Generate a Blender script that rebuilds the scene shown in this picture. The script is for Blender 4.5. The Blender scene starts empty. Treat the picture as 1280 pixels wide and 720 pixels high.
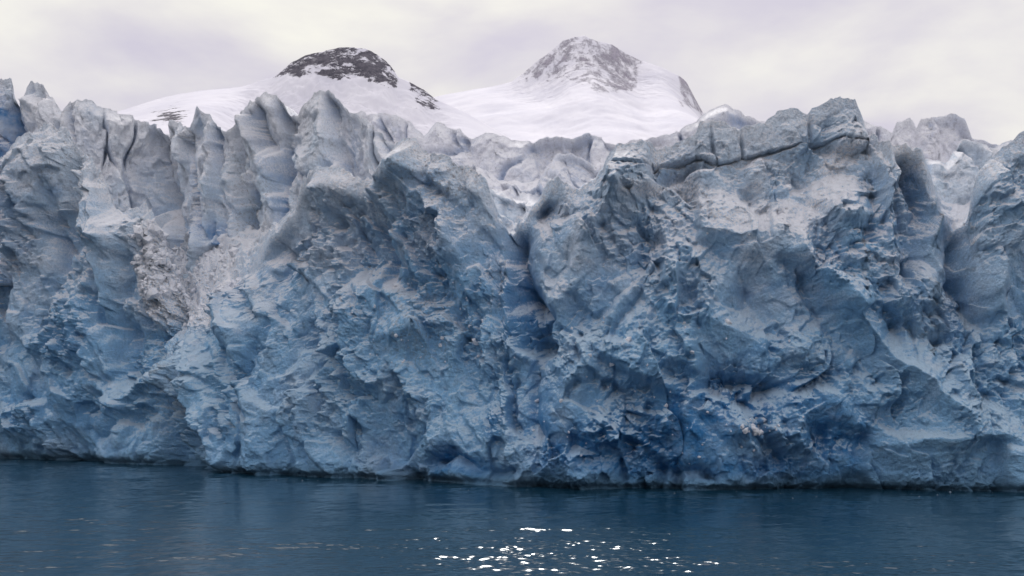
import bpy, math, random
import numpy as np
from mathutils import Vector
rng = np.random.default_rng(7); random.seed(7)
f32=np.float32
F=1500.0; HZ=500.0; CX=640.0; CAMZ=10.0      # image-pixel projection: focal length, horizon row, centre column, camera height; px/py in image pixels

# ---------------------------------------------------------------- noise
def h2(ix,iy,seed):
    n=(ix.astype(np.int64)*374761393+iy.astype(np.int64)*668265263+seed*1274126177)&0xffffffff
    n=((n^(n>>13))*1274126177)&0xffffffff
    n=((n^(n>>15))*2246822519)&0xffffffff
    n=n^(n>>16)
    return ((n&0xffffff)/float(0x1000000)).astype(f32)
def perlin(x,y,seed=0):
    ix=np.floor(x);iy=np.floor(y);fx=(x-ix).astype(f32);fy=(y-iy).astype(f32)
    ux=fx*fx*fx*(fx*(fx*6-15)+10);uy=fy*fy*fy*(fy*(fy*6-15)+10)
    def g(a,b):
        an=h2(ix+a,iy+b,seed)*6.2831853
        return np.cos(an)*(fx-a)+np.sin(an)*(fy-b)
    a=g(0,0)*(1-ux)+g(1,0)*ux; b=g(0,1)*(1-ux)+g(1,1)*ux
    return (a*(1-uy)+b*uy)*1.5
def fbm(x,y,o=4,seed=0,gain=.5):
    r=0;a=1.0
    for i in range(o):
        r=r+a*perlin(x,y,seed+i*17); x=x*2.03+5.1;y=y*2.03+1.7;a*=gain
    return r
def ridged(x,y,o=4,seed=0,gain=.5):
    r=0;a=1.0
    for i in range(o):
        r=r+a*(1-2*np.abs(perlin(x,y,seed+i*13)));x=x*2.07+3.1;y=y*2.07+9.7;a*=gain
    return r
def facets(x,y,seed=0,k=14.0,tilt=1.0):
    """fractured-block noise: every cell is a tilted plane. returns value,F1,F2"""
    ix=np.floor(x);iy=np.floor(y)
    num=np.zeros(x.shape,f32);den=np.zeros(x.shape,f32)
    f1=np.full(x.shape,9,f32);f2=np.full(x.shape,9,f32)
    for a in(-1,0,1):
        for b in(-1,0,1):
            cx=ix+a;cy=iy+b
            dx=(x-cx-h2(cx,cy,seed)).astype(f32);dy=(y-cy-h2(cx,cy,seed+1)).astype(f32)
            d=dx*dx+dy*dy
            v=(h2(cx,cy,seed+2)-.5)*1.1+tilt*((h2(cx,cy,seed+3)-.5)*2*dx+(h2(cx,cy,seed+4)-.5)*2*dy)
            w=np.exp(-k*d)+1e-12
            num+=w*v;den+=w
            nf1=np.minimum(f1,d);f2=np.minimum(f2,np.maximum(f1,d));f1=nf1
    return num/den,np.sqrt(f1),np.sqrt(f2)
def sst(a,b,x):
    t=np.clip((x-a)/(b-a),0,1);return t*t*(3-2*t)
def T(tab):
    xs=np.array([t[0] for t in tab],float);ys=np.array([t[1] for t in tab],float)
    return lambda p:np.interp(p,xs,ys)
def polydist(X,Y,pts):
    d=np.full(X.shape,1e9,f32)
    for (x1,y1),(x2,y2) in zip(pts[:-1],pts[1:]):
        vx=x2-x1;vy=y2-y1;l=vx*vx+vy*vy+1e-9
        t=np.clip(((X-x1)*vx+(Y-y1)*vy)/l,0,1)
        d=np.minimum(d,np.hypot(X-x1-t*vx,Y-y1-t*vy))
    return d

def grid_mesh(name,P,attrs,mat,smooth=True):
    nr,nc=P.shape[:2]
    me=bpy.data.meshes.new(name)
    me.vertices.add(nr*nc);me.vertices.foreach_set('co',P.reshape(-1).astype(f32))
    i=np.arange(nr-1)[:,None]*nc+np.arange(nc-1)[None,:]
    q=np.stack([i,i+1,i+nc+1,i+nc],-1).reshape(-1)
    n=(nr-1)*(nc-1)
    me.loops.add(n*4);me.loops.foreach_set('vertex_index',q.astype(np.int32))
    me.polygons.add(n);me.polygons.foreach_set('loop_start',np.arange(0,n*4,4,dtype=np.int32))
    me.update(calc_edges=True)
    me.polygons.foreach_set('use_smooth',np.full(n,smooth))
    for k,v in attrs.items():
        a=me.attributes.new(k,'FLOAT','POINT');a.data.foreach_set('value',v.reshape(-1).astype(f32))
    me.materials.append(mat)
    ob=bpy.data.objects.new(name,me);bpy.context.scene.collection.objects.link(ob)
    return ob

# ---------------------------------------------------------------- materials
def newmat(n):
    m=bpy.data.materials.new(n);m.use_nodes=True;nt=m.node_tree
    return m,nt,nt.nodes['Principled BSDF']
def N(nt,t,**k):
    n=nt.nodes.new(t)
    for a,b in k.items():
        if a.startswith('i_'): n.inputs[a[2:].replace('_',' ')].default_value=b
        else: setattr(n,a,b)
    return n
def mixc(nt,fac,a,b,mode='MIX'):
    n=nt.nodes.new('ShaderNodeMix');n.data_type='RGBA';n.blend_type=mode
    for s,v in((0,fac),(6,a),(7,b)):
        if isinstance(v,bpy.types.NodeSocket): nt.links.new(v,n.inputs[s])
        else: n.inputs[s].default_value=v if s==0 else (*v,1)
    return n.outputs[2]
def mth(nt,op,a,b=None,c=None,clamp=False):
    n=nt.nodes.new('ShaderNodeMath');n.operation=op;n.use_clamp=clamp
    for i,v in enumerate((a,b,c)):
        if v is None: continue
        if isinstance(v,bpy.types.NodeSocket): nt.links.new(v,n.inputs[i])
        else: n.inputs[i].default_value=v
    return n.outputs[0]
def rng_(nt,v,a,b,c=0,d=1):
    n=nt.nodes.new('ShaderNodeMapRange');n.inputs[1].default_value=a;n.inputs[2].default_value=b
    n.inputs[3].default_value=c;n.inputs[4].default_value=d;nt.links.new(v,n.inputs[0]);return n.outputs[0]
def noise(nt,vec,scale,detail=4,rough=.55,dist=0.0):
    n=N(nt,'ShaderNodeTexNoise');n.inputs['Scale'].default_value=scale;n.inputs['Detail'].default_value=detail
    n.inputs['Roughness'].default_value=rough;n.inputs['Distortion'].default_value=dist;nt.links.new(vec,n.inputs['Vector']);return n.outputs['Fac']

def ice_material(name,upper,lower,zlo,zhi,bumpd=.12,frost=((.54,.72,.87),(.90,.91,.95)),upr=(.34,.72)):
    m,nt,b=newmat(name);L=nt.links
    geo=N(nt,'ShaderNodeNewGeometry');pos=geo.outputs['Position']
    sx=N(nt,'ShaderNodeSeparateXYZ');L.new(pos,sx.inputs[0])
    nz=N(nt,'ShaderNodeSeparateXYZ');L.new(geo.outputs['Normal'],nz.inputs[0])
    n1=noise(nt,pos,.09,4,.6);n2=noise(nt,pos,.8,5,.65);n3=noise(nt,pos,3.2,5,.75)
    hz_=rng_(nt,sx.outputs[2],zlo,zhi)
    hfac=mth(nt,'ADD',hz_,mth(nt,'MULTIPLY',mth(nt,'SUBTRACT',n1,.5),2.0),clamp=True)
    col=mixc(nt,hfac,lower,upper)
    vv=mth(nt,'ADD',mth(nt,'MULTIPLY_ADD',n2,.60,.50),mth(nt,'MULTIPLY',n3,.40))
    comb=N(nt,'ShaderNodeCombineColor');[L.new(vv,comb.inputs[i]) for i in range(3)]
    col=mixc(nt,1.0,col,comb.outputs[0],'MULTIPLY')
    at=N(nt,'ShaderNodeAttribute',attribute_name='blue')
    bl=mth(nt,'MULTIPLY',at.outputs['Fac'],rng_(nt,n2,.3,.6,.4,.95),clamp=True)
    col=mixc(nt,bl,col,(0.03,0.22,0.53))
    up=mth(nt,'ADD',nz.outputs[2],mth(nt,'MULTIPLY',mth(nt,'SUBTRACT',n3,.5),1.2))
    sn=rng_(nt,up,*upr)
    at3=N(nt,'ShaderNodeAttribute',attribute_name='snow')
    sn=mth(nt,'MAXIMUM',mth(nt,'MULTIPLY',sn,.88),mth(nt,'MULTIPLY',at3.outputs['Fac'],rng_(nt,n3,.38,.6,.05,1)),clamp=True)
    sn=mth(nt,'MULTIPLY',sn,rng_(nt,sx.outputs[2],1.0,5.0))
    fc=mixc(nt,mth(nt,'ADD',rng_(nt,sx.outputs[2],zlo-2,zhi-14),at3.outputs['Fac'],clamp=True),*frost)
    col=mixc(nt,sn,col,fc)
    at2=N(nt,'ShaderNodeAttribute',attribute_name='dirt')
    sp=rng_(nt,noise(nt,pos,1.7,6,.78),.50,.64)
    dr=mth(nt,'MULTIPLY',mth(nt,'MULTIPLY',at2.outputs['Fac'],.7),sp,clamp=True)
    col=mixc(nt,dr,col,(.23,.21,.21))
    wet=mth(nt,'ADD',sx.outputs[2],mth(nt,'MULTIPLY',n2,-2.0))
    col=mixc(nt,rng_(nt,wet,-.7,.9,.75,0),col,(.05,.13,.21))
    L.new(col,b.inputs['Base Color'])
    b.inputs['Roughness'].default_value=.6;b.inputs['Specular IOR Level'].default_value=.22
    bp=N(nt,'ShaderNodeBump');bp.inputs['Strength'].default_value=.95;bp.inputs['Distance'].default_value=bumpd*2.7
    L.new(mth(nt,'ADD',n3,mth(nt,'MULTIPLY',n2,.8)),bp.inputs['Height']);L.new(bp.outputs[0],b.inputs['Normal'])
    return m
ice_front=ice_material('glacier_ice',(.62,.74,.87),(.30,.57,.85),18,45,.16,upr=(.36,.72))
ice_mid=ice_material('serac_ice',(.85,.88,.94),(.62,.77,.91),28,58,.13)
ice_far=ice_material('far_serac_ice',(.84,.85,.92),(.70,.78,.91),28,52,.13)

# ---------------------------------------------------------------- glacier front plan
baseD=T([(-600,262),(-300,235),(0,205),(120,192),(220,181),(250,172),(330,162),(420,154),(520,147),(640,139),(760,136),(900,133),(1280,131.5),(1900,136)])

def sheet(name,px,Db,Dc,pyc,zlo,zback,back,nf,nb,disp,mat,prof=None,zb_exp=1.0):
    nc=len(px)
    a=(px-CX)/F
    zc=CAMZ+(HZ-pyc)/F*Dc
    v=np.linspace(0,1,nf)[:,None];w=np.linspace(0,1,nb+1)[1:,None]**1.3
    fr=v**1.4 if prof is None else prof(v,px[None,:])
    yf=Db[None]+(Dc-Db)[None]*fr
    zf=zlo[None]+(zc-zlo)[None]*v
    xf=a[None]*yf
    yc=Dc[None]+back*w; zcp=zc[None]+(zback-zc)[None]*sst(0,1,w)**zb_exp
    xc=a[None]*Dc[None]+a[None]*back*w
    X=np.vstack([xf,xc]);Y=np.vstack([yf,yc]);Z=np.vstack([zf,zcp])
    ds=np.hypot(np.diff(a*Db),np.diff(Db));S=np.concatenate([[0],np.cumsum(ds)])
    S=S-np.interp(640,px,S)
    S=np.repeat(S[None],X.shape[0],0)
    Tt=np.vstack([zf,np.repeat(zc[None],nb,0)+back*w*.9+0*zcp])
    PX=np.repeat(px[None],X.shape[0],0);PY=HZ-F*(Z-CAMZ)/Y
    capm=np.vstack([sst(.93,1.0,v)+0*zf,np.ones_like(zcp)]) # 0 on face .. 1 on top
    tx=np.gradient(a*Db);ty=np.gradient(Db);k=np.ones(61)/61
    tx=np.convolve(np.pad(tx,30,'edge'),k,'valid');ty=np.convolve(np.pad(ty,30,'edge'),k,'valid')
    l=np.hypot(tx,ty);nx=(ty/l)[None];ny=(-tx/l)[None]
    d,dv,sx,attrs=disp(S,Tt,PX,PY,capm,zc)
    hor=1-capm*.8
    X=X+nx*d*hor-ny*sx;Y=Y+ny*d*hor+nx*sx;Z=Z+dv*sst(-2,4,Z-zlo[None]+0*Z)
    P=np.stack([X,Y,Z],-1)
    return grid_mesh(name,P,attrs,mat),P,PX,PY,capm

def columns(vis,side):
    return np.concatenate([np.linspace(-500,-40,side,endpoint=False),np.linspace(-40,1320,vis,endpoint=False),np.linspace(1320,1800,side)])

# ---- front wall
pxA=columns(1500,130)
crestA=T([(-600,190),(-300,170),(-150,150),(-60,190),(0,205),(25,180),(60,155),(85,165),(100,185),(118,200),(130,212),(150,268),(165,262),(185,252),(200,290),(215,335),(235,385),(262,392),(290,352),(318,330),(332,298),(368,262),(378,225),(388,218),(432,222),(446,232),(470,226),(492,200),(505,186),(525,181),(560,190),(585,208),(606,226),(622,262),(640,285),(655,282),(668,258),(682,232),(700,228),(722,236),(740,226),(756,216),(771,182),(812,178),(822,190),(835,180),(868,168),(876,150),(905,154),(925,162),(958,152),(968,142),(990,134),(1008,142),(1016,132),(1050,120),(1066,128),(1078,150),(1084,176),(1105,182),(1150,186),(1163,220),(1176,268),(1190,288),(1212,280),(1222,222),(1240,203),(1266,184),(1284,168),(1330,160),(1500,175),(1900,190)])
wl=sst(790,850,pxA)*(1-sst(1080,1130,pxA))   # right block has a snow ledge
DbA=baseD(pxA)
DcA=DbA+10+7*wl+4*np.exp(-((pxA-250)/60)**2)-3*np.exp(-((pxA-525)/70)**2)+3*np.exp(-((pxA-660)/40)**2)
jw=1-.6*sst(760,770,pxA)*(1-sst(1075,1090,pxA))
pyA=crestA(pxA)+jw*(4*perlin(pxA/16,pxA*0+.5,3)+3*perlin(pxA/6,pxA*0+.5,5))
def profA(v,px):
    p1=v**1.35
    p2=np.interp(v,[0,.3,.60,.68,.80,.86,1],[0,.08,.2,.3,.86,.93,1.0])
    w=sst(790,850,px)*(1-sst(1080,1130,px))
    return p1*(1-w)+p2*w
# (polyline, width, depth)   depth<0 recess, >0 buttress
feat=[([(638,270),(648,330),(668,395),(678,440)],19,-5),([(672,380),(690,395),(676,440)],13,-4.5),([(676,440),(664,470),(684,545)],9,-2.4),
([(705,215),(690,260),(706,330)],16,-1.8),([(215,400),(190,430),(205,500),(222,575)],14,-4),([(238,583),(242,560)],12,-3),
([(232,470),(262,520),(300,585)],26,3),([(320,340),(300,420),(262,480)],20,1.9),
([(385,225),(398,226),(470,236)],11,2.6),([(410,270),(455,310)],30,-3.4),([(470,300),(420,360),(400,400)],22,-2.2),([(525,190),(540,250),(560,310)],36,3.2),
([(600,222),(628,300),(640,380),(648,450)],13,2.8),([(560,330),(600,420),(620,520)],34,1.5),([(480,420),(540,400)],16,1.6),([(470,330),(540,345)],10,-1.6),
([(495,480),(540,560)],34,1.6),([(350,400),(330,480),(340,560)],28,1.7),([(390,430),(430,560)],22,-2.0),
([(772,240),(735,310),(708,370),(690,430)],20,3.0),([(805,250),(800,330),(770,420)],13,-2.4),([(835,290),(840,330)],20,2.2),([(880,300),(930,340),(960,400)],26,-3.2),
([(1000,300),(1060,370),(1100,430),(1190,510)],13,2.8),([(985,320),(1040,400),(1090,470)],14,-2.4),([(900,400),(1000,440)],24,1.8),([(870,480),(1010,485)],15,-3.2),
([(740,470),(700,520),(720,590)],26,1.6),([(820,430),(850,500)],24,1.8),([(1095,195),(1105,260),(1110,300)],16,2.8),([(1130,200),(1142,260),(1135,330)],15,-4.0),([(1165,225),(1160,290)],10,1.6),
([(1192,290),(1200,340),(1225,400)],17,-4.2),([(1135,370),(1170,345)],22,3.0),([(1130,410),(1180,430)],14,-2.6),([(1245,210),(1255,300),(1250,380)],26,3.0),
([(1215,430),(1240,500)],18,-2.0),([(930,535),(985,555)],20,2.0),([(1040,545),(1080,550)],18,-2.6),([(735,560),(770,575)],18,-2.4),([(545,580),(640,588)],12,-2.4),([(840,590),(880,600)],9,-2.0),
([(125,205),(135,260),(150,300)],11,3.2),([(70,170),(40,260),(20,330)],26,2.8),([(95,230),(80,330),(60,400)],16,-3.4),([(150,290),(120,360),(90,430)],22,2.4),([(0,420),(60,450),(140,480)],24,-2.4),
([(165,330),(150,400),(170,470)],14,-2.4),([(0,520),(90,530)],20,1.6),([(108,540),(180,520)],14,-2.0),([(1100,560),(1200,540),(1280,560)],20,1.5)]
def dispA(S,Tt,PX,PY,capm,zc):
    S=S.astype(f32);Tt=Tt.astype(f32)
    wx=1.5*fbm(S/11,Tt/11,2,40);wz=1.5*fbm(S/11+9,Tt/11+4,2,41)
    s=S+wx;t=Tt+wz
    big=2.2*fbm(S/24,Tt/30,2,1)
    # diagonal shear planes running down-right
    fA,a1,a2=facets((s*.9+t*.35)/8.5,(t*.9-s*.35)/12,11,18)
    fB,b1,b2=facets((s+t*.3)/3.6,(t-s*.2)/5.6,23,22,1.35)
    fC,c1,c2=facets(s/1.6,t/2.1,37,22,1.45)
    fD,_,_=facets(S/.8,Tt/.9,51,16,1.3)
    fE,_,_=facets(S/.36,Tt/.36,53,10,1.3)
    rough=sst(-.3,.4,fbm(S/11+3,Tt/9,3,77))       # smooth vs shattered zones
    nd=2.7*fA+1.45*fB*(.55+.65*rough)+.66*fC*(.4+1.05*rough)+.29*fD*(.35+1.15*rough)+.15*fE*(.3+1.2*rough)
    nd+=.14*fbm(S/1.8,Tt/1.6,5,90,.6)*(.3+.9*rough)
    d=big+nd
    d-=.5*np.exp(-((a2-a1)/.09)**2)*sst(.15,.6,fbm(S/9,Tt/9,2,98))
    wpx=PX+13*fbm(S/6,Tt/9,3,61,.45);wpy=PY+14*fbm(S/6+7,Tt/9,2,62,.4)
    for pts,w,h in feat:
        d+=h*np.exp(-(polydist(wpx,wpy,pts)/w)**1.3)
    # cap slab and the long crack below it
    ln=np.interp(PX,[766,816,870,895,925,960,1010,1050,1085],[236,212,196,206,198,190,178,174,182])+3*perlin(S/3,S*0,5)+1.5*perlin(S/.8,S*0,6)
    inr=sst(812,822,PX)*(1-sst(1080,1092,PX))
    dy=PY-ln
    slab=inr*(1-sst(-1,4,dy))
    d-=slab*nd*.35
    thick=.6+.4*perlin(S/4,S*0,15)
    d+=inr*(1.0*(1-sst(-1,4,dy))-1.6*thick*np.exp(-((dy-2)/(2.4*thick))**2))
    inl=sst(764,769,PX)*(1-sst(812,817,PX))
    d+=inl*(1.6*(1-sst(232,240,PY))-1.2*np.exp(-((PY-208)/2)**2)); d-=1.8*np.exp(-((wpx-817)/3.0)**2)*(PY<214)
    for cx,cw,hgt in((885,2.2,205),(925,2.2,198),(1012,3,180)):
        d-=1.3*np.exp(-((PX-cx-.15*(PY-150))/cw)**2)*(PY<hgt)
    d-=1.2*np.exp(-((PY-HZ-F*CAMZ/baseD(PX))/5.5)**2)
    rub=sst(165,190,PX+10*perlin(S/3,Tt/3,9))*(1-sst(270,300,PX))*sst(262,290,PY)*(1-sst(385,425,PY))
    d+=rub*(.9*facets(S/1.1,Tt/1.1,70,20)[0]+.5*facets(S/.5,Tt/.5,71,20)[0])
    d=d*(1-.45*capm)
    dv=np.clip(nd,-1.8,1.8)*(.12+.42*capm)*(1-.6*slab)*(1-.6*inl)
    sx=.4*fB
    blue=.0*d
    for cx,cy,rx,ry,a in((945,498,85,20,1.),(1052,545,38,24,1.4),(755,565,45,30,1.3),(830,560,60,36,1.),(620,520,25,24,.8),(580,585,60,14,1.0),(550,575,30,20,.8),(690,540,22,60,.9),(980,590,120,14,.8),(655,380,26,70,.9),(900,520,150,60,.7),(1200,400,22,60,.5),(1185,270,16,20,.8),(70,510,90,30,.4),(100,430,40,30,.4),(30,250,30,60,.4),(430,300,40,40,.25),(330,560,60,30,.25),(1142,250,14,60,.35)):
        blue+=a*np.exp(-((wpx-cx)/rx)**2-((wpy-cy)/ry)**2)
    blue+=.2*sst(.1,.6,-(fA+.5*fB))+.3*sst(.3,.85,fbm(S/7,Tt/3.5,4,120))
    blue*=(1-.7*capm)
    dirt=.2+.7*np.exp(-((PX-200)/28)**2-((PY-460)/70)**2)+.5*np.exp(-((PX-945)/30)**2-((PY-535)/20)**2)+.7*np.exp(-((PX-520)/70)**2-((PY-400)/60)**2)+.6*np.exp(-((PX-560)/40)**2-((PY-240)/50)**2)+.5*np.exp(-((PY-200)/40)**2)
    dirt=dirt*(1-.8*rub)
    led=np.exp(-(polydist(wpx,wpy,[(850,240),(910,272),(1000,262),(1060,205)])/17)**2)+np.exp(-(polydist(wpx,wpy,[(790,245),(850,235)])/9)**2)+.8*np.exp(-(polydist(wpx,wpy,[(440,226),(490,215)])/9)**2)
    snow=rub*1.6+1.2*led+.9*sst(.1,.6,fbm(S/5,Tt/4,4,130))*sst(440,230,PY)*.7+.25*sst(.25,.5,fbm(S/2.5,Tt/1.6,4,133))+.7*capm
    return d,dv,sx,dict(blue=np.clip(blue,0,1),dirt=dirt,snow=np.clip(snow,0,1.4))
zb=CAMZ+np.interp(pxA,[-600,0,200,330,380,620,660,760,1100,1200,1280],[215,215,195,215,225,225,235,240,250,250,250])/F*(DcA+30)
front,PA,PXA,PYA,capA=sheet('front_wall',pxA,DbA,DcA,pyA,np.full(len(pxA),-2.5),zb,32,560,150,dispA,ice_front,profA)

# ---- seracs standing behind
def serac(seed,amp,fin,extra=None):
    def fn(S,Tt,PX,PY,capm,zc):
        S=S.astype(f32);Tt=Tt.astype(f32)
        wx=4.0*fbm(S/22,Tt/40,2,seed+1)+1.0*fbm(S/6,Tt/9,2,seed+4)
        s=S+wx+.12*Tt;t=Tt+1.6*fbm(S/7,Tt/9,2,seed+2)
        fA,a1,a2=facets(s/fin,t/22,seed+5,24,1.3)
        fB,b1,b2=facets(s/(fin*.42),t/6,seed+9,20,1.3)
        fC,_,_=facets(s/1.3,t/2.0,seed+13,16,1.3)
        fD,_,_=facets(S/.6,Tt/.8,seed+15,12,1.2)
        nd=amp*(1.4*fA+.45*fB+.18*fC+.08*fD)
        d=nd+.12*fbm(S/1.5,Tt/1.7,4,seed+20)+1.2*perlin(S/15,Tt/20,seed)
        crev=np.exp(-((a2-a1)/.07)**2)*sst(-.4,.3,fbm(S/9,Tt/15,2,seed+50))
        d-=amp*1.1*crev
        d=d*(1-.35*capm)
        blue=.55*crev*(1-capm)+.15*sst(.2,.7,-fA)+.2*sst(.2,.7,fbm(S/5,Tt/9,3,seed+30))
        dirt=.25+.5*np.exp(-((PX-292)/12)**2)*(PY>180)+.45*sst(.3,.6,fbm(S/1.5,Tt/12,3,seed+33))
        if extra is not None:
            dd,bb=extra(PX,PY,S,Tt); d=d+dd; blue=blue+bb
        snow=.8*sst(.0,.6,fbm(S/5,Tt/5,4,seed+44))+.6*capm
        return d,(np.clip(amp*(.24*fB+.12*fC),-1,1)-.4*crev)*(.1+.5*capm),.4*fB,dict(blue=np.clip(blue,0,1),dirt=dirt,snow=np.clip(snow,0,1))
    return fn
pxB=columns(1300,110)
crestB=T([(-600,140),(-300,130),(-100,112),(-20,104),(0,100),(14,98),(18,122),(23,150),(28,122),(38,101),(55,104),(66,118),(78,140),(88,124),(112,124),(135,138),(160,146),(200,158),(207,176),(212,148),(236,158),(246,136),(262,142),(276,164),(288,160),(300,140),(314,126),(328,117),(342,118),(354,130),(362,144),(372,142),(382,130),(394,116),(406,112),(420,119),(436,138),(460,150),(482,170),(505,188),(560,200),(605,232),(640,250),(690,258),(760,235),(900,240),(1120,215),(1160,196),(1180,205),(1205,172),(1240,185),(1262,176),(1300,170),(1500,185),(1900,200)])
DbB=baseD(pxB)+np.interp(pxB,[0,100,200,300,400,640,1300],[20,18,34,34,30,30,30]);DcB=DbB+7
pyB=crestB(pxB)+1.8*perlin(pxB/9,pxB*0+.5,13)+1.6*perlin(pxB/4,pxB*0+.5,15)
def exB(PX,PY,S,Tt):
    d=-5*np.exp(-(polydist(PX,PY,[(206,165),(209,290)])/5)**2)-5*np.exp(-(polydist(PX,PY,[(297,150),(290,210),(302,330)])/6)**2)-4*np.exp(-(polydist(PX,PY,[(20,140),(10,200)])/7)**2)-3*np.exp(-(polydist(PX,PY,[(362,150),(350,240)])/5)**2)
    b=.9*np.exp(-(polydist(PX,PY,[(2,130),(22,160),(0,190)])/14)**2)+.9*np.exp(-(polydist(PX,PY,[(268,290),(285,330)])/12)**2)+.5*np.exp(-(polydist(PX,PY,[(240,200),(250,300)])/8)**2)+.4*np.exp(-(polydist(PX,PY,[(345,190),(360,300)])/7)**2)
    return d,b
lo=CAMZ+120/F*DcB
seracB,PB,PXB,PYB,capB=sheet('serac_ridge',pxB,DbB,DcB,pyB,lo,CAMZ+260/F*(DcB+25),25,330,70,serac(300,2.3,6.0,exB),ice_mid)
pxC=columns(1200,100)
crestC=T([(-600,170),(0,170),(400,165),(430,146),(452,140),(490,143),(515,154),(530,170),(545,152),(575,160),(590,172),(606,166),(640,176),(668,178),(684,170),(715,172),(735,166),(756,172),(775,182),(800,172),(840,166),(872,150),(885,138),(905,133),(925,140),(950,152),(1000,160),(1070,150),(1095,156),(1112,168),(1120,152),(1140,146),(1146,160),(1152,148),(1196,141),(1206,150),(1216,172),(1236,178),(1262,186),(1300,176),(1900,190)])
DbC=baseD(pxC)+58;DcC=DbC+8
pyC=crestC(pxC)+2*perlin(pxC/10,pxC*0+.5,23)
seracC,PC,PXC,PYC,_=sheet('upper_serac_ridge',pxC,DbC,DcC,pyC,CAMZ+150/F*DcC,CAMZ+270/F*(DcC+40),60,260,60,serac(500,1.9,9.5),ice_far)
pxD=np.linspace(420,1000,800)
crestD=T([(420,230),(450,205),(470,190),(488,196),(505,215),(560,225),(590,205),(606,212),(622,226),(645,232),(662,240),(676,222),(692,196),(708,190),(730,200),(748,215),(765,200),(800,205),(1000,240)])
DbD=baseD(pxD)+40;DcD=DbD+10
seracD,_,_,_,_=sheet('middle_serac_ridge',pxD,DbD,DcD,crestD(pxD)+3*perlin(pxD/9,pxD*0,33),CAMZ+150/F*DcD,CAMZ+270/F*(DcD+20),18,220,60,serac(700,2.0,6.0),ice_far)

# ---- rubble
def chunks(name,pts,sizes,mat,snow=.75):
    import bmesh
    bm=bmesh.new();bmesh.ops.create_icosphere(bm,subdivisions=1,radius=1)
    bv=np.array([v.co[:] for v in bm.verts]);bf=np.array([[v.index for v in f.verts] for f in bm.faces]);bm.free()
    V=[];Fc=[];o=0
    for p,s in zip(pts,sizes):
        sc=np.array([1,rng.uniform(.6,1.1),rng.uniform(.45,1.0)])*s
        v=np.sign(bv)*np.abs(bv)**.6*sc*(1+rng.uniform(-.28,.28,(len(bv),1)))
        A=rng.normal(size=(3,3));q,_=np.linalg.qr(A)
        V.append(v@q+p);Fc.append(bf+o);o+=len(bv)
    V=np.vstack(V);Fc=np.vstack(Fc)
    me=bpy.data.meshes.new(name);me.from_pydata(V.tolist(),[],Fc.tolist());me.materials.append(mat)
    for k,vv in(('snow',snow),('dirt',.0)):
        a=me.attributes.new(k,'FLOAT','POINT');a.data.foreach_set('value',np.full(len(V),vv,f32))
    ob=bpy.data.objects.new(name,me);bpy.context.scene.collection.objects.link(ob);return ob
def pick(P,mask,n):
    idx=np.argwhere(mask);idx=idx[rng.integers(0,len(idx),n)]
    return P[idx[:,0],idx[:,1]]
def el(cx,cy,rx,ry): return ((PXA-cx)/rx)**2+((PYA-cy)/ry)**2<1
pt=np.vstack([pick(PA,(PXA>175)&(PXA<300)&(PYA>275)&(PYA<372),700),pick(PA,el(225,380,45,28),260),pick(PA,el(945,535,26,14),30),pick(PA,el(940,265,110,35),70),pick(PA,el(830,480,200,110),60),pick(PA,el(520,400,90,60),50)])
sz=np.clip(rng.lognormal(-1.15,.5,len(pt)),.12,1.3)*np.where(np.arange(len(pt))<700,1.0,.5)
rubble=chunks('fallen_ice_blocks',pt,sz,ice_far,1.4)

gl=bpy.data.objects.new('glacier',None);bpy.context.scene.collection.objects.link(gl)
for o in(front,seracB,seracC,seracD,rubble): o.parent=gl

# ---------------------------------------------------------------- mountains
def mountain_mat(name,rock,rock2,lo_=.47,hi_=.53,sc3=(.7,1,1.6),rot=.5,fr=.07,amp=2.8):
    m,nt,b=newmat(name);L=nt.links
    geo=N(nt,'ShaderNodeNewGeometry');pos=geo.outputs['Position']
    at=N(nt,'ShaderNodeAttribute',attribute_name='rock')
    mpn=N(nt,'ShaderNodeMapping');mpn.inputs['Rotation'].default_value=(0,rot,0);mpn.inputs['Scale'].default_value=sc3;L.new(pos,mpn.inputs[0])
    n=noise(nt,mpn.outputs[0],fr,9,.8,.2);n2=noise(nt,pos,.02,6,.6);n4=noise(nt,pos,.3,5,.7)
    f=mth(nt,'ADD',at.outputs['Fac'],mth(nt,'MULTIPLY',mth(nt,'SUBTRACT',n,.5),amp))
    f=rng_(nt,f,lo_,hi_)
    f=mth(nt,'MULTIPLY',f,rng_(nt,at.outputs['Fac'],.04,.12),clamp=True)
    rc=mixc(nt,rng_(nt,n4,.35,.65),rock,rock2)
    sc=mixc(nt,rng_(nt,n2,.35,.65),(.68,.675,.745),(.79,.78,.83))  # snow tone includes distance haze, mixed into the colour
    L.new(mixc(nt,f,sc,rc),b.inputs['Base Color']);b.inputs['Roughness'].default_value=.85;b.inputs['Specular IOR Level'].default_value=.1
    bp=N(nt,'ShaderNodeBump');bp.inputs['Strength'].default_value=.7;bp.inputs['Distance'].default_value=3.5
    L.new(mth(nt,'MULTIPLY',n,mth(nt,'MULTIPLY_ADD',f,.9,.06)),bp.inputs['Height']);L.new(bp.outputs[0],b.inputs['Normal'])
    return m
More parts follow.
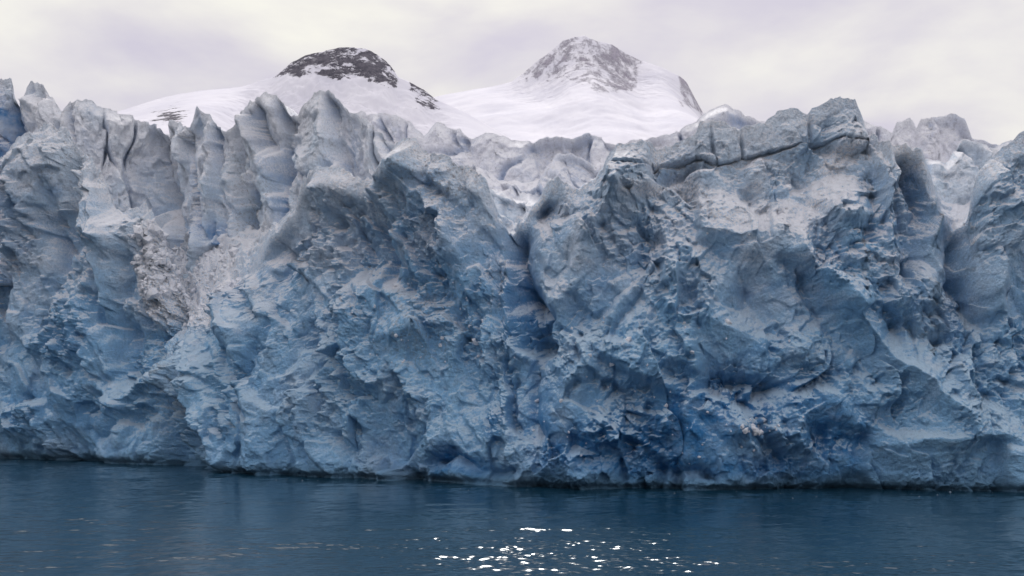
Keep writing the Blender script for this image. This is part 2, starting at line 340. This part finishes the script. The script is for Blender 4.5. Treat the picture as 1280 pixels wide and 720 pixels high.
def mountain(name,crest,D,pxr,slope,rockfn,mat,seed,rline,soft=6,nx=800,ny=460,near=600,far=300,na=5):
    px=np.linspace(*pxr,nx)
    yy=np.concatenate([np.linspace(D-near,D-150,ny//3,endpoint=False),np.linspace(D-150,D+20,ny//2,endpoint=False),np.linspace(D+20,D+far,ny//6)])
    x=(px-CX)/F*D
    zc=CAMZ+(HZ-T(crest)(px))/F*D
    X=np.repeat(x[None],len(yy),0);Y=np.repeat(yy[:,None],nx,1)
    off=12*fbm(X/120,X*0,3,seed)
    dl=np.maximum(D+off-Y,0);db=np.maximum(Y-D-off,0)
    zc2=np.repeat(zc[None],len(yy),0)
    rk=rockfn(X*F/D+CX)
    ker=np.hanning(61);ker/=ker.sum()
    rks=np.convolve(np.pad(rk[0],30,'edge'),ker,'valid')[None]
    steep=np.clip(dl,0,45)*np.clip(rks*1.6,0,1)*.8
    k=np.exp(-dl/220)
    kk=np.ones(121)/121;zs=np.convolve(np.pad(zc,60,'edge'),kk,'valid')[None]
    Z=zc2*k+zs*(1-k)-slope*dl-steep-.6*db
    n=fbm(X/70,Y/70,5,seed+3)
    n_s=fbm(X/150,Y/240,3,seed+4)
    Z+= na*n_s*sst(0,80,dl)+ np.clip(rks*1.4,0,1)*(sst(0,25,dl)*4*(1-.7*sst(50,110,dl))+.8)*(ridged(X/26,Y/20,5,seed+9,.6)-.6)+.4*fbm(X/24,Y/24,3,seed+6)
    ppx=X/Y*F+CX;ppy=HZ-F*(Z-CAMZ)/Y
    rock=rockfn(ppx)*(1-sst(-soft,soft,ppy-T(rline)(ppx)+soft*1.5*fbm(X/18,Z/18,4,seed+12)))
    P=np.stack([X,Y,Z],-1)
    return grid_mesh(name,P,dict(rock=rock),mat),P
crL=[(-900,330),(-300,215),(0,172),(100,152),(150,138),(200,124),(250,113),(300,104),(326,98),(342,94),(352,86),(362,78),(380,68),(410,61),(437,57),(458,61),(478,73),(490,85),(499,99),(512,104),(530,112),(545,124),(580,140),(615,160),(660,185),(760,235),(1000,330)]
rkL=lambda p: .57*sst(318,340,p)*(1-sst(492,502,p))+.5*sst(508,514,p)*(1-sst(540,550,p))
crR=[(200,260),(400,170),(480,135),(540,120),(590,112),(640,103),(655,92),(668,80),(688,66),(703,53),(718,48),(731,46),(744,53),(765,57),(778,63),(800,74),(830,86),(850,96),(858,103),(868,122),(880,142),(930,170),(1000,190),(1300,280),(1700,400)]
rkR=lambda p: (.36+.18*np.exp(-((p-780)/20)**2)+.1*np.exp(-((p-675)/18)**2))*sst(640,656,p)*(1-sst(792,810,p))+.5*sst(846,852,p)*(1-sst(876,884,p))
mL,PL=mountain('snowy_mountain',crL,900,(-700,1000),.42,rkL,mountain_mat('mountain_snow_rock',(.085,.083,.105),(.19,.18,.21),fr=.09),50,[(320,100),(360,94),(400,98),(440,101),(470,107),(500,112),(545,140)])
mR,PR=mountain('snowy_mountain',crR,1500,(200,1700),.42,rkR,mountain_mat('hazed_mountain_snow_rock',(.34,.32,.39),(.47,.44,.50),.36,.66,(1.5,1,.7),.3,.045,2.6),80,[(640,102),(690,100),(720,104),(760,116),(805,108),(840,118),(880,145)],near=900,na=8)  # rock colours lightened to stand in for aerial haze
a=mL.data.attributes['rock'];r=np.zeros(len(a.data),f32);a.data.foreach_get('value',r)
pxs=CX+F*PL[...,0]/PL[...,1];pys=HZ-F*(PL[...,2]-CAMZ)/PL[...,1]
r=r.reshape(pxs.shape);r=np.maximum(r,.5*np.exp(-((pxs-212)/30)**2-((pys-146)/14)**2));r=np.maximum(r,.42*np.exp(-((pxs-535)/22)**2-((pys-128)/16)**2))
a.data.foreach_set('value',r.reshape(-1).astype(f32))

# snowfield joining glacier and mountains
gx=np.linspace(-700,900,220);gy=np.linspace(205,1700,220)
X,Y=np.meshgrid(gx,gy);Z=30+.02*(Y-200)+2*fbm(X/60,Y/60,4,5)
m,nt,b=newmat('snow');n=noise(nt,N(nt,'ShaderNodeNewGeometry').outputs['Position'],.05,5)
nt.links.new(mixc(nt,n,(.74,.75,.81),(.84,.84,.88)),b.inputs['Base Color']);b.inputs['Roughness'].default_value=.8
grid_mesh('snowfield',np.stack([X,Y,Z],-1),{},m)

# ---------------------------------------------------------------- water : one sheet with modelled waves
m,nt,b=newmat('sea_water');L=nt.links
b.inputs['Base Color'].default_value=(.004,.030,.055,1);b.inputs['Roughness'].default_value=.13;b.inputs['IOR'].default_value=1.33
b.inputs['Specular Tint'].default_value=(.40,.57,.70,1)
gx=np.concatenate([[-6000,-2500,-1000,-400,-200,-130],np.linspace(-100,-30,420,endpoint=False),np.linspace(-30,36,800,endpoint=False),np.linspace(36,75,260),[100,150,300,900,2500,6000]])
gy=np.concatenate([[-6000,-1500,-300,0,30,50],np.linspace(60,105,560,endpoint=False),np.linspace(105,212,340),[240,400,1500,9000]])
X,Y=np.meshgrid(gx,gy)
fade=sst(50,62,Y)*(1-sst(205,214,Y))*sst(-130,-98,X)*(1-sst(74,100,X))
patch=.26+.42*sst(-.30,.45,fbm(X/30,Y/10,3,600))
gust=np.exp(-((X-1.5)/14)**2-((Y-78)/12)**2)*(.55+.6*sst(-.4,.4,fbm(X/6,Y/2.5,3,605)))
xr=X*.96+Y*.26;yr=Y*.96-X*.26
hw=(.12*perlin(xr/4.6,yr/2.6,610)+.09*perlin(xr/2.2,yr/1.3,611))*(patch+.25*gust)+.050*perlin(X/1.05,Y/.7,612)*(patch*1.1+.6*gust)+.026*perlin(X/.5,Y/.36,613)*(patch+1.0*gust)+.011*perlin(X/.27,Y/.2,614)*(.5*patch+1.0*gust)
grid_mesh('water',np.stack([X,Y,hw*fade],-1),{},m)

pp=[];ss=[]
for i in range(40):
    px=rng.uniform(-60,1340);D=baseD(px)-abs(rng.normal(0,7))-1.5
    pp.append(((px-CX)/F*D,D,0.0));ss.append(min(.12,rng.lognormal(-2.8,.4)))
chunks('floating_ice_fragments',np.array(pp),ss,ice_far,.2)

# ---------------------------------------------------------------- sky & light
AZ=math.radians(2);EL=math.radians(38)
w=bpy.data.worlds.new('World');bpy.context.scene.world=w;w.use_nodes=True;nt=w.node_tree;L=nt.links
bg=nt.nodes['Background']
sky=N(nt,'ShaderNodeTexSky');sky.sky_type='NISHITA';sky.sun_disc=False;sky.sun_elevation=EL;sky.sun_rotation=AZ
tc=N(nt,'ShaderNodeTexCoord');sp=N(nt,'ShaderNodeSeparateXYZ');L.new(tc.outputs['Generated'],sp.inputs[0])
den=mth(nt,'ADD',mth(nt,'MAXIMUM',sp.outputs[2],0.0),.20)
cb=N(nt,'ShaderNodeCombineXYZ');L.new(mth(nt,'DIVIDE',sp.outputs[0],den),cb.inputs[0]);L.new(mth(nt,'DIVIDE',sp.outputs[1],den),cb.inputs[1])
c1=noise(nt,cb.outputs[0],2.1,6,.5,.2);c2=noise(nt,cb.outputs[0],.6,3,.5)
cc=mixc(nt,rng_(nt,c1,.38,.62),(.64,.60,.70),(.95,.93,.85))
cc=mixc(nt,rng_(nt,c2,.42,.7,0,.7),cc,(.74,.71,.78))
sc=N(nt,'ShaderNodeVectorMath',operation='SCALE');sc.inputs[3].default_value=.1;L.new(sky.outputs[0],sc.inputs[0])
fin=mixc(nt,rng_(nt,c1,.2,.5,.88,.96),sc.outputs[0],cc)
L.new(fin,bg.inputs[0])
# gradient added to sky strength to shape the light: dimmer behind viewer, brighter overhead
st=mth(nt,'MULTIPLY',rng_(nt,sp.outputs[1],-.5,.7,.85,1.0),mth(nt,'MULTIPLY_ADD',rng_(nt,sp.outputs[2],.35,.95),1.1,1.0))
L.new(st,bg.inputs[1])
sd=bpy.data.lights.new('sun','SUN');sd.energy=1.1;sd.angle=math.radians(10);sd.color=(1,.97,.92)
so=bpy.data.objects.new('sun',sd);bpy.context.scene.collection.objects.link(so)
v=Vector((math.sin(AZ)*math.cos(EL),math.cos(AZ)*math.cos(EL),math.sin(EL)))
so.rotation_euler=(-v).to_track_quat('-Z','Y').to_euler()
s=bpy.context.scene
s.view_settings.view_transform='Standard';s.view_settings.look='None';s.view_settings.exposure=0
# ---------------------------------------------------------------- camera
cd=bpy.data.cameras.new('camera');co=bpy.data.objects.new('camera',cd);s.collection.objects.link(co)
co.location=(0,0,CAMZ);co.rotation_euler=(math.pi/2,0,0)
cd.sensor_width=36;cd.lens=36*F/1280;cd.shift_y=(HZ-360)/1280;cd.clip_end=20000;cd.clip_start=.5
s.camera=co
